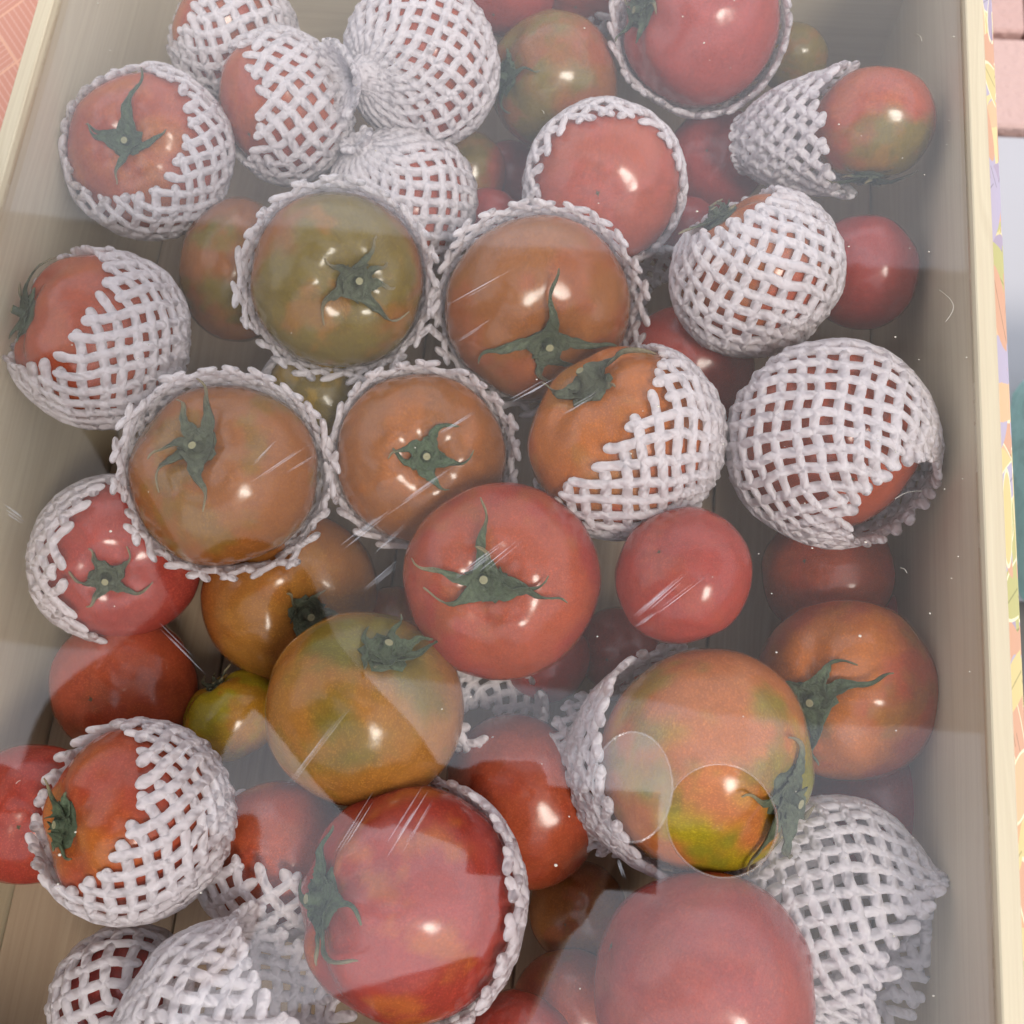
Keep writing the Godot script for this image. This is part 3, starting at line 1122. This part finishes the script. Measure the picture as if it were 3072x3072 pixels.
	tomato(15, Vector3(-0.0988, 0.4834, -0.3992), 0.0274, Vector3(-0.3870, 0.9139, 0.1225), [Color(0.500, 0.095, 0.040), Color(0.240, 0.170, 0.030), Color(0.380, 0.130, 0.030)], 0.3, 0.4, 0.84, [],
		"small deep tomato with pale green top, in the dark gap under the knotted net")
	tomato(16, Vector3(-0.0110, 0.5374, -0.3588), 0.0410, Vector3(0.0737, -0.7514, -0.6557), [Color(0.500, 0.095, 0.040), Color(0.500, 0.095, 0.040), Color(0.500, 0.080, 0.060)], 0.6, 0.4, 0.84, [],
		"smooth salmon red tomato, no calyx seen, in a net ring right of the top centre")
	tomato(17, Vector3(0.0528, 0.4895, -0.4158), 0.0301, Vector3(0.3047, -0.8620, -0.4052), [Color(0.440, 0.060, 0.050), Color(0.440, 0.060, 0.050), Color(0.450, 0.058, 0.040)], 0.6, 0.2, 0.84, [],
		"deep crimson tomato in the shadow below the large crimson one")
	tomato(18, Vector3(0.0697, 0.5525, -0.3018), 0.0405, Vector3(-0.6183, 0.5439, -0.5674), [Color(0.500, 0.095, 0.040), Color(0.580, 0.170, 0.030), Color(0.380, 0.130, 0.030)], 0.35, 0.6, 0.93, [[150, 0.50], [60, 0.40], [-60, 0.20], [200, 0.45], [100, 0.55]],
		"orange tomato netted tightly, green calyx behind its upper left edge")
	tomato(19, Vector3(0.1298, 0.5239, -0.3231), 0.0307, Vector3(0.6485, -0.4644, -0.6032), [Color(0.440, 0.060, 0.050), Color(0.450, 0.058, 0.040), Color(0.450, 0.058, 0.040)], 0.5, 0.3, 0.84, [],
		"dark red tomato half hidden between orange netted tomato and right wall")
	tomato(20, Vector3(-0.0400, 0.5374, -0.2809), 0.0489, Vector3(0.2370, 0.5270, 0.8161), [Color(0.380, 0.130, 0.030), Color(0.380, 0.130, 0.030), Color(0.450, 0.058, 0.040)], 0.4, 0.25, 0.84, [[85, 0.80], [165, 0.85], [10, 0.75], [-70, 0.42], [-115, 0.50]],
		"brown tomato with a five pointed star calyx, in a net cup")
	tomato(10, Vector3(-0.0768, 0.4944, -0.3616), 0.0187, Vector3(0.1797, -0.6079, -0.7734), [Color(0.450, 0.058, 0.040), Color(0.450, 0.058, 0.040), Color(0.440, 0.060, 0.050)], 0.5, 0.2, 0.84, [],
		"sliver of red tomato above the star calyx tomato")
	tomato(21, Vector3(-0.2640, 0.5492, -0.2411), 0.0440, Vector3(-0.7432, 0.6673, 0.0482), [Color(0.500, 0.095, 0.040), Color(0.500, 0.095, 0.040), Color(0.580, 0.170, 0.030)], 0.7, 0.2, 0.93, [[95, 0.75], [120, 0.30], [30, 0.30], [200, 0.25], [-80, 0.30]],
		"orange red tomato with curled calyx at its left, netted, against the left wall")
	tomato(22, Vector3(-0.1856, 0.5470, -0.1731), 0.0463, Vector3(-0.0968, 0.9946, -0.0381), [Color(0.380, 0.130, 0.030), Color(0.380, 0.130, 0.030), Color(0.240, 0.170, 0.030)], 0.4, 0.5, 0.84, [[120, 0.62], [60, 0.68], [-85, 0.75], [205, 0.60], [170, 0.40]],
		"dull brown tomato with a torn grey calyx, in a thick net ring at left")
	tomato(23, Vector3(-0.0924, 0.5287, -0.1963), 0.0434, Vector3(0.2356, 0.9209, 0.3107), [Color(0.380, 0.130, 0.030), Color(0.380, 0.130, 0.030), Color(0.580, 0.170, 0.030)], 0.2, 0.35, 0.84, [[80, 0.45], [150, 0.45], [-90, 0.42], [-25, 0.50], [205, 0.40]],
		"brown tomato with a blocky dark green calyx, in a net ring at the centre")
	tomato(24, Vector3(0.0090, 0.5464, -0.2074), 0.0470, Vector3(-0.4566, 0.8335, -0.3112), [Color(0.500, 0.095, 0.040), Color(0.580, 0.170, 0.030), Color(0.470, 0.200, 0.042)], 0.3, 0.7, 0.93, [[45, 0.70], [190, 0.50], [170, 0.35], [-20, 0.30]],
		"orange and yellow tomato with a flattened calyx, net drawn over its right half")
	tomato(25, Vector3(0.0423, 0.4916, -0.2740), 0.0377, Vector3(0.2167, -0.4976, -0.8399), [Color(0.500, 0.080, 0.060), Color(0.500, 0.080, 0.060), Color(0.500, 0.095, 0.040)], 0.6, 0.2, 0.84, [],
		"bare salmon pink tomato between the star calyx tomato and right nets")
	tomato(26, Vector3(0.1076, 0.5474, -0.2149), 0.0459, Vector3(-0.1860, -0.6044, -0.7747), [Color(0.500, 0.095, 0.040), Color(0.580, 0.170, 0.030), Color(0.500, 0.095, 0.040)], 0.6, 0.2, 0.84, [],
		"tomato inside the big net with a round hole, by the right wall")
	tomato(27, Vector3(-0.1589, 0.4998, -0.2353), 0.0308, Vector3(-0.0517, -0.8070, -0.5883), [Color(0.240, 0.170, 0.030), Color(0.160, 0.190, 0.030), Color(0.600, 0.360, 0.030)], 0, 0.5, 0.84, [],
		"greenish tomato under a net between three ringed tomatoes at left of centre")
	tomato(28, Vector3(-0.2461, 0.5080, -0.1353), 0.0416, Vector3(0.1694, 0.8224, 0.5431), [Color(0.500, 0.080, 0.060), Color(0.500, 0.080, 0.060), Color(0.440, 0.060, 0.050)], 0.6, 0.2, 0.84, [[20, 0.50], [110, 0.40], [-40, 0.60], [200, 0.40], [-110, 0.35]],
		"rose red tomato with dark flat calyx, netted on its left, against the left wall")
	tomato(29, Vector3(-0.1618, 0.4781, -0.1302), 0.0474, Vector3(0.4956, 0.7553, 0.4288), [Color(0.500, 0.170, 0.040), Color(0.470, 0.200, 0.042), Color(0.380, 0.130, 0.030)], 0.3, 0.6, 0.84, [[60, 0.30], [130, 0.35], [-60, 0.35], [-120, 0.40], [0, 0.40]],
		"orange and olive tomato with bright dimple highlights, under the ringed pair at left")
	tomato(30, Vector3(-0.0436, 0.5466, -0.1311), 0.0468, Vector3(-0.1020, 0.9518, 0.2893), [Color(0.450, 0.058, 0.040), Color(0.500, 0.095, 0.040), Color(0.380, 0.130, 0.030)], 0.3, 0.4, 0.84, [[97, 0.75], [175, 0.60], [70, 0.30], [-5, 0.85], [-28, 0.60], [-138, 0.55]],
		"bare red tomato with a long legged green calyx, lowest of the central cluster")
	tomato(31, Vector3(-0.1014, 0.5364, -0.0669), 0.0468, Vector3(0.2876, 0.8046, -0.5195), [Color(0.470, 0.200, 0.042), Color(0.240, 0.170, 0.030), Color(0.160, 0.190, 0.030)], 0.72, 0.35, 0.93, [[-5, 0.55], [160, 0.30], [-70, 0.25], [80, 0.30], [30, 0.45], [-140, 0.30]],
		"bare ochre brown tomato with a cupped calyx and soft highlight, lower left of centre")
	tomato(32, Vector3(0.0405, 0.5605, -0.1371), 0.0321, Vector3(0.5011, -0.8519, 0.1524), [Color(0.450, 0.058, 0.040), Color(0.500, 0.095, 0.040), Color(0.500, 0.095, 0.040)], 0.6, 0.4, 0.84, [],
		"bare red tomato with small dark blossom scar, right of the long legged calyx")
	tomato(33, Vector3(0.1217, 0.4851, -0.1662), 0.0348, Vector3(0.5837, -0.8098, -0.0602), [Color(0.500, 0.095, 0.040), Color(0.450, 0.058, 0.040), Color(0.450, 0.058, 0.040)], 0.6, 0.4, 0.84, [],
		"red tomato with star shaped blossom scar below the net with the round hole")
	tomato(34, Vector3(0.1248, 0.5142, -0.1001), 0.0434, Vector3(-0.5563, 0.7707, 0.3108), [Color(0.500, 0.095, 0.040), Color(0.580, 0.170, 0.030), Color(0.240, 0.170, 0.030)], 0.45, 0.4, 0.93, [[75, 0.60], [30, 0.85], [-85, 0.75], [150, 0.50]],
		"bare orange red tomato with a long hooked calyx, lower right by the wall")
	tomato(35, Vector3(-0.2460, 0.4718, -0.0753), 0.0393, Vector3(0.1214, -0.9071, -0.4029), [Color(0.500, 0.095, 0.040), Color(0.450, 0.058, 0.040), Color(0.440, 0.060, 0.050)], 0.6, 0.2, 0.84, [],
		"dull red tomato in the shade under the rose red netted one at left")
	tomato(36, Vector3(-0.1846, 0.4702, -0.0648), 0.0268, Vector3(-0.5012, 0.4954, -0.7095), [Color(0.600, 0.360, 0.030), Color(0.420, 0.330, 0.020), Color(0.580, 0.170, 0.030)], 0, 0.5, 0.84, [[100, 0.50], [160, 0.45], [30, 0.40], [-30, 0.30]],
		"small ochre yellow tomato wedged left of the cupped calyx tomato")
	tomato(37, Vector3(0.0566, 0.5440, -0.0574), 0.0495, Vector3(0.7458, 0.5796, 0.3283), [Color(0.600, 0.190, 0.060), Color(0.420, 0.330, 0.020), Color(0.160, 0.190, 0.030)], 0.4, 0.5, 0.93, [[165, 0.62], [-100, 0.70], [-60, 0.55], [60, 0.50], [215, 0.80]],
		"big peach tomato with green patches, seen partly through the hole in the lid")
	tomato(38, Vector3(-0.0265, 0.4890, -0.0349), 0.0434, Vector3(0.7545, -0.4134, -0.5098), [Color(0.500, 0.095, 0.040), Color(0.450, 0.058, 0.040), Color(0.450, 0.058, 0.040)], 0.6, 0.3, 0.84, [],
		"bare red orange tomato with one round highlight, right of the large netted red one")
	tomato(39, Vector3(-0.1934, 0.5525, -0.0065), 0.0405, Vector3(-0.5869, 0.7912, 0.1721), [Color(0.500, 0.095, 0.040), Color(0.580, 0.170, 0.030), Color(0.450, 0.058, 0.040)], 0.7, 0.4, 0.93, [[95, 0.35], [-90, 0.35], [70, 0.30], [-120, 0.30], [130, 0.25]],
		"red tomato with brown withered calyx at left, in a wide net at lower left")
	tomato(40, Vector3(-0.2588, 0.5167, -0.0044), 0.0331, Vector3(-0.2707, -0.9269, -0.2598), [Color(0.450, 0.058, 0.040), Color(0.440, 0.060, 0.050), Color(0.500, 0.095, 0.040)], 0.6, 0.2, 0.84, [],
		"dark red tomato against the left wall, behind the wide net at lower left")
	tomato(41, Vector3(-0.1384, 0.5098, 0.0030), 0.0352, Vector3(-0.0677, -0.9688, -0.2384), [Color(0.500, 0.095, 0.040), Color(0.380, 0.130, 0.030), Color(0.440, 0.060, 0.050)], 0.5, 0.3, 0.84, [],
		"reddish brown tomato in a small net between wide net and large red tomato")
	tomato(42, Vector3(-0.0689, 0.5439, 0.0157), 0.0496, Vector3(-0.7694, 0.6378, 0.0364), [Color(0.450, 0.058, 0.040), Color(0.450, 0.058, 0.040), Color(0.580, 0.170, 0.030)], 0.6, 0.6, 0.93, [[95, 0.60], [0, 0.62], [-95, 0.50], [-70, 0.70], [190, 0.30]],
		"large red tomato with grey green calyx, net round its right side, bottom centre")
	tomato(43, Vector3(0.0594, 0.5462, 0.0369), 0.0472, Vector3(0.9085, -0.2979, 0.2931), [Color(0.450, 0.058, 0.040), Color(0.450, 0.058, 0.040), Color(0.500, 0.095, 0.040)], 0.6, 0.3, 0.98, [],
		"large glossy red tomato without calyx at the bottom edge, right of centre")
	tomato(45, Vector3(-0.0170, 0.5194, 0.0736), 0.0255, Vector3(0.2398, -0.9494, -0.2026), [Color(0.450, 0.058, 0.040), Color(0.450, 0.058, 0.040), Color(0.440, 0.060, 0.050)], 0.6, 0.2, 0.84, [],
		"bright red tomato cut by the bottom edge, beside the large netted one")
	tomato(46, Vector3(0.0052, 0.4693, 0.0605), 0.0295, Vector3(0.2836, -0.9309, -0.2302), [Color(0.500, 0.095, 0.040), Color(0.240, 0.170, 0.030), Color(0.440, 0.060, 0.050)], 0.3, 0.3, 0.84, [],
		"dark brownish tomato deep in the gap at the bottom edge")
	tomato(47, Vector3(-0.1961, 0.5168, 0.0723), 0.0300, Vector3(-0.1043, -0.9655, -0.2385), [Color(0.440, 0.060, 0.050), Color(0.380, 0.130, 0.030), Color(0.450, 0.058, 0.040)], 0.6, 0.3, 0.84, [],
		"dark tomato inside the shaded net in the bottom left corner")
	tomato(49, Vector3(0.1470, 0.4708, -0.0503), 0.0320, Vector3(0.5082, -0.7749, -0.3759), [Color(0.440, 0.060, 0.050), Color(0.440, 0.060, 0.050), Color(0.450, 0.058, 0.040)], 0.6, 0.2, 0.84, [],
		"dark red tomato in shadow under the hooked calyx tomato by the right wall")
	tomato(50, Vector3(0.0054, 0.4582, 0.0148), 0.0255, Vector3(0.2845, -0.9098, -0.3022), [Color(0.380, 0.130, 0.030), Color(0.240, 0.170, 0.030), Color(0.440, 0.060, 0.050)], 0.6, 0.3, 0.84, [],
		"brown tomato deep in the dark gap between three big lower tomatoes")
	tomato(60, Vector3(-0.0214, 0.4831, -0.1085), 0.0235, Vector3(0.2413, -0.8366, -0.4919), [Color(0.440, 0.060, 0.050), Color(0.440, 0.060, 0.050), Color(0.450, 0.058, 0.040)], 0.5, 0.3, 0.84, [],
		"dark tomato deep under the right side of the long legged calyx tomato")
	tomato(61, Vector3(0.0158, 0.4657, -0.1195), 0.0228, Vector3(0.3016, -0.8138, -0.4968), [Color(0.450, 0.058, 0.040), Color(0.440, 0.060, 0.050), Color(0.450, 0.058, 0.040)], 0.5, 0.3, 0.84, [],
		"shadowed red tomato deep beneath the bare red one with small scar")
	tomato(62, Vector3(-0.0731, 0.4584, -0.4148), 0.0242, Vector3(0.1929, -0.5785, -0.7926), [Color(0.440, 0.060, 0.050), Color(0.440, 0.060, 0.050), Color(0.450, 0.058, 0.040)], 0.5, 0.3, 0.84, [],
		"dark red tomato deep in the gap above the star calyx tomato")
	tomato(63, Vector3(0.0363, 0.4935, -0.3592), 0.0230, Vector3(0.3207, -0.5681, -0.7579), [Color(0.440, 0.060, 0.050), Color(0.440, 0.060, 0.050), Color(0.450, 0.058, 0.040)], 0.5, 0.3, 0.84, [],
		"dark tomato deep in the gap left of the tightly netted orange tomato")
	tomato(64, Vector3(-0.1077, 0.4550, -0.1241), 0.0221, Vector3(0.1084, -0.8508, -0.5143), [Color(0.380, 0.130, 0.030), Color(0.440, 0.060, 0.050), Color(0.450, 0.058, 0.040)], 0.5, 0.3, 0.84, [],
		"brown tomato deep between dimple highlight tomato and long legged calyx tomato")
	tomato(65, Vector3(0.1537, 0.4561, -0.1456), 0.0216, Vector3(0.4959, -0.7091, -0.5013), [Color(0.440, 0.060, 0.050), Color(0.440, 0.060, 0.050), Color(0.450, 0.058, 0.040)], 0.5, 0.3, 0.84, [],
		"dark tomato deep by the right wall above the hooked calyx tomato")
	net(Vector3(-0.2348, 0.5371, -0.4471), 0.0348, Vector3(-0.8009, 0.5985, -0.0190), 1.05, 0.62, -0.9, 0.5, 1, 1,
		"white foam net over the topmost left tomato, stubs facing the left wall")
	net(Vector3(-0.1938, 0.5445, -0.3942), 0.0381, Vector3(-0.8254, 0.4264, 0.3700), 0.74, 0.78, -0.9, 0.5, 2, 2,
		"white foam net open to the left, between topmost left net and knotted net")
	net(Vector3(-0.1180, 0.5517, -0.4215), 0.0414, Vector3(-0.6998, 0.4255, 0.5738), 1.42, 0.55, -0.9, 0.45, 3, 3,
		"large white foam net gathered into a frayed knot, at the top", {"pinch": 0.9, "skirt": 0.3})
	net(Vector3(0.0353, 0.5480, -0.4614), 0.0452, Vector3(-0.0922, 0.8517, 0.5159), 0.44, 1.14, -0.9, 0.5, 6, 6,
		"white foam net ring round the large crimson tomato at the top")
	net(Vector3(-0.0322, 0.5115, -0.5255), 0.0310, Vector3(-0.2820, 0.8526, 0.4399), 0.6, 0.8, -0.9, 0.5, 7, 7,
		"white foam net cut by the top edge, between olive and crimson tomatoes")
	net(Vector3(0.1267, 0.5615, -0.3888), 0.0310, Vector3(0.8550, 0.4974, 0.1465), -0.25, 1.12, -2.5, 0.5, 8, 8,
		"white foam net slipping off leftward, at the top right by the wall", {"lean": Vector3(-0.1498, 0.5916, -0.7922), "leaning": 0.45})
	net(Vector3(-0.2616, 0.5506, -0.3544), 0.0426, Vector3(-0.1360, 0.9743, 0.1798), 0.72, 0.76, -0.9, 0.5, 11, 11,
		"white foam net round the tomato with the tall upright sepal at left")
	net(Vector3(-0.1452, 0.5480, -0.2846), 0.0453, Vector3(0.2254, 0.8320, 0.5068), 0.42, 1.17, -0.9, 0.4, 13, 13,
		"white foam net ring round the greenish brown tomato left of centre")
	net(Vector3(-0.1252, 0.5169, -0.3540), 0.0398, Vector3(-0.4966, 0.7884, -0.3629), 1.25, 0.42, -0.9, 0.5, 14, 14,
		"white foam net pinched together at its top, just under the frayed knot", {"pinch": 0.8, "skirt": 0.2})
	net(Vector3(-0.0110, 0.5374, -0.3588), 0.0410, Vector3(0.1469, 0.7416, 0.6545), 0.55, 0.88, -0.9, 0.4, 16, 16,
		"white foam net ring round the smooth salmon red tomato, long inward stubs")
	net(Vector3(0.0697, 0.5525, -0.3018), 0.0405, Vector3(-0.4761, 0.5735, -0.6666), 0.86, 0.58, -1.05, 0.4, 18, 18,
		"white foam net hugging the orange tomato with calyx behind, at right")
	net(Vector3(-0.0400, 0.5374, -0.2809), 0.0489, Vector3(0.0759, 0.8111, 0.5800), 0.24, 1.2, -0.9, 0.4, 20, 20,
		"white foam net cup round the tomato with the five pointed star calyx")
	net(Vector3(-0.2640, 0.5492, -0.2411), 0.0440, Vector3(-0.5920, 0.7790, -0.2066), 0.74, 0.82, -0.95, 0.5, 21, 21,
		"white foam net open to the upper left, round tomato with curled calyx", {"lean": Vector3(-0.6362, -0.6036, -0.4741), "leaning": 0.15})
	net(Vector3(-0.1856, 0.5470, -0.1731), 0.0463, Vector3(0.3024, 0.8938, 0.3311), 0.42, 1.19, -0.9, 0.4, 22, 22,
		"thick white foam net ring round the dull brown tomato at left")
	net(Vector3(-0.0924, 0.5287, -0.1963), 0.0434, Vector3(0.1818, 0.9276, 0.3265), 0.36, 1.16, -0.9, 0.4, 23, 23,
		"white foam net ring round the tomato with blocky green calyx at centre")
	net(Vector3(0.0090, 0.5464, -0.2074), 0.0470, Vector3(-0.7955, 0.4672, -0.3858), 0.49, 0.93, -1, 0.5, 24, 24,
		"white foam net over the lower right half of the orange and yellow tomato")
	net(Vector3(0.1076, 0.5474, -0.2149), 0.0459, Vector3(0.5629, 0.3536, 0.7471), 1.2, 0.55, -0.78, 0.75, 26, 26,
		"big white foam net ending in a round dark hole at lower right, by the wall")
	net(Vector3(-0.1589, 0.4998, -0.2353), 0.0308, Vector3(0.3237, 0.9434, 0.0721), 0.5, 0.9, -0.9, 0.5, 27, 27,
		"white foam net squeezed between three ringed tomatoes, green showing through")
	net(Vector3(-0.2461, 0.5080, -0.1353), 0.0416, Vector3(0.9716, 0.2171, 0.0939), 0.2, 1.06, -1.1, 0.5, 28, 28,
		"white foam net on the left half of the rose red tomato")
	net(Vector3(0.0566, 0.5440, -0.0574), 0.0495, Vector3(0.6341, 0.7696, -0.0748), -0.05, 1.12, -1.45, 0.85, 37, 37,
		"loose white foam net fallen off the left side of the big peach tomato")
	net(Vector3(-0.1934, 0.5525, -0.0065), 0.0405, Vector3(-0.6980, 0.7020, -0.1412), 0.76, 0.86, -0.95, 0.5, 39, 39,
		"wide white foam net open to the left, with rows of stubs, lower left", {"lean": Vector3(-0.7059, -0.7118, -0.0744), "leaning": 0.2})
	net(Vector3(-0.1384, 0.5098, 0.0030), 0.0352, Vector3(0.1606, 0.5533, -0.8173), 0.6, 0.9, -1.1, 0.5, 41, 41,
		"small white foam net between the wide net and the large red tomato")
	net(Vector3(-0.0689, 0.5439, 0.0157), 0.0496, Vector3(-0.6907, 0.7225, 0.0314), -0.05, 1.08, -1, 0.5, 42, 42,
		"white foam net along the right side of the large red tomato, bottom centre")
	net(Vector3(-0.1961, 0.5168, 0.0723), 0.0300, Vector3(0.8141, 0.4969, 0.3005), 0.9, 0.6, -0.9, 0.5, 47, 47,
		"shaded white foam net in the bottom left corner")
	net(Vector3(-0.1328, 0.5566, 0.0769), 0.0449, Vector3(0.6883, 0.0710, -0.7220), 0.9, 0.9, -1.1, 0.6, 0, 48,
		"crumpled white foam net at the bottom edge, left of the large red tomato", {"squash": Vector3(0.2571, 0.9548, -0.1489), "flat": 0.75})
	net(Vector3(0.1182, 0.5250, 0.0027), 0.0458, Vector3(0.8211, 0.3929, 0.4141), 0.95, 0.95, -1.1, 0.5, 0, 44,
		"empty flattened white foam net with a row of forked stubs, bottom right by the wall", {"squash": Vector3(-0.2196, 0.9756, -0.0050), "flat": 0.55})
	net(Vector3(-0.0447, 0.5000, -0.0762), 0.0251, Vector3(0.3177, 0.8507, -0.4187), 0.6, 0.8, -0.9, 0.5, 0, 50,
		"white foam net deep in the gap under the long legged calyx tomato")
	net(Vector3(0.0232, 0.5000, -0.3145), 0.0253, Vector3(-0.3600, 0.8835, 0.2997), 0.6, 0.8, -0.9, 0.5, 0, 51,
		"torn white foam net in the gap right of the star calyx tomato")
	lid()
	sticker()
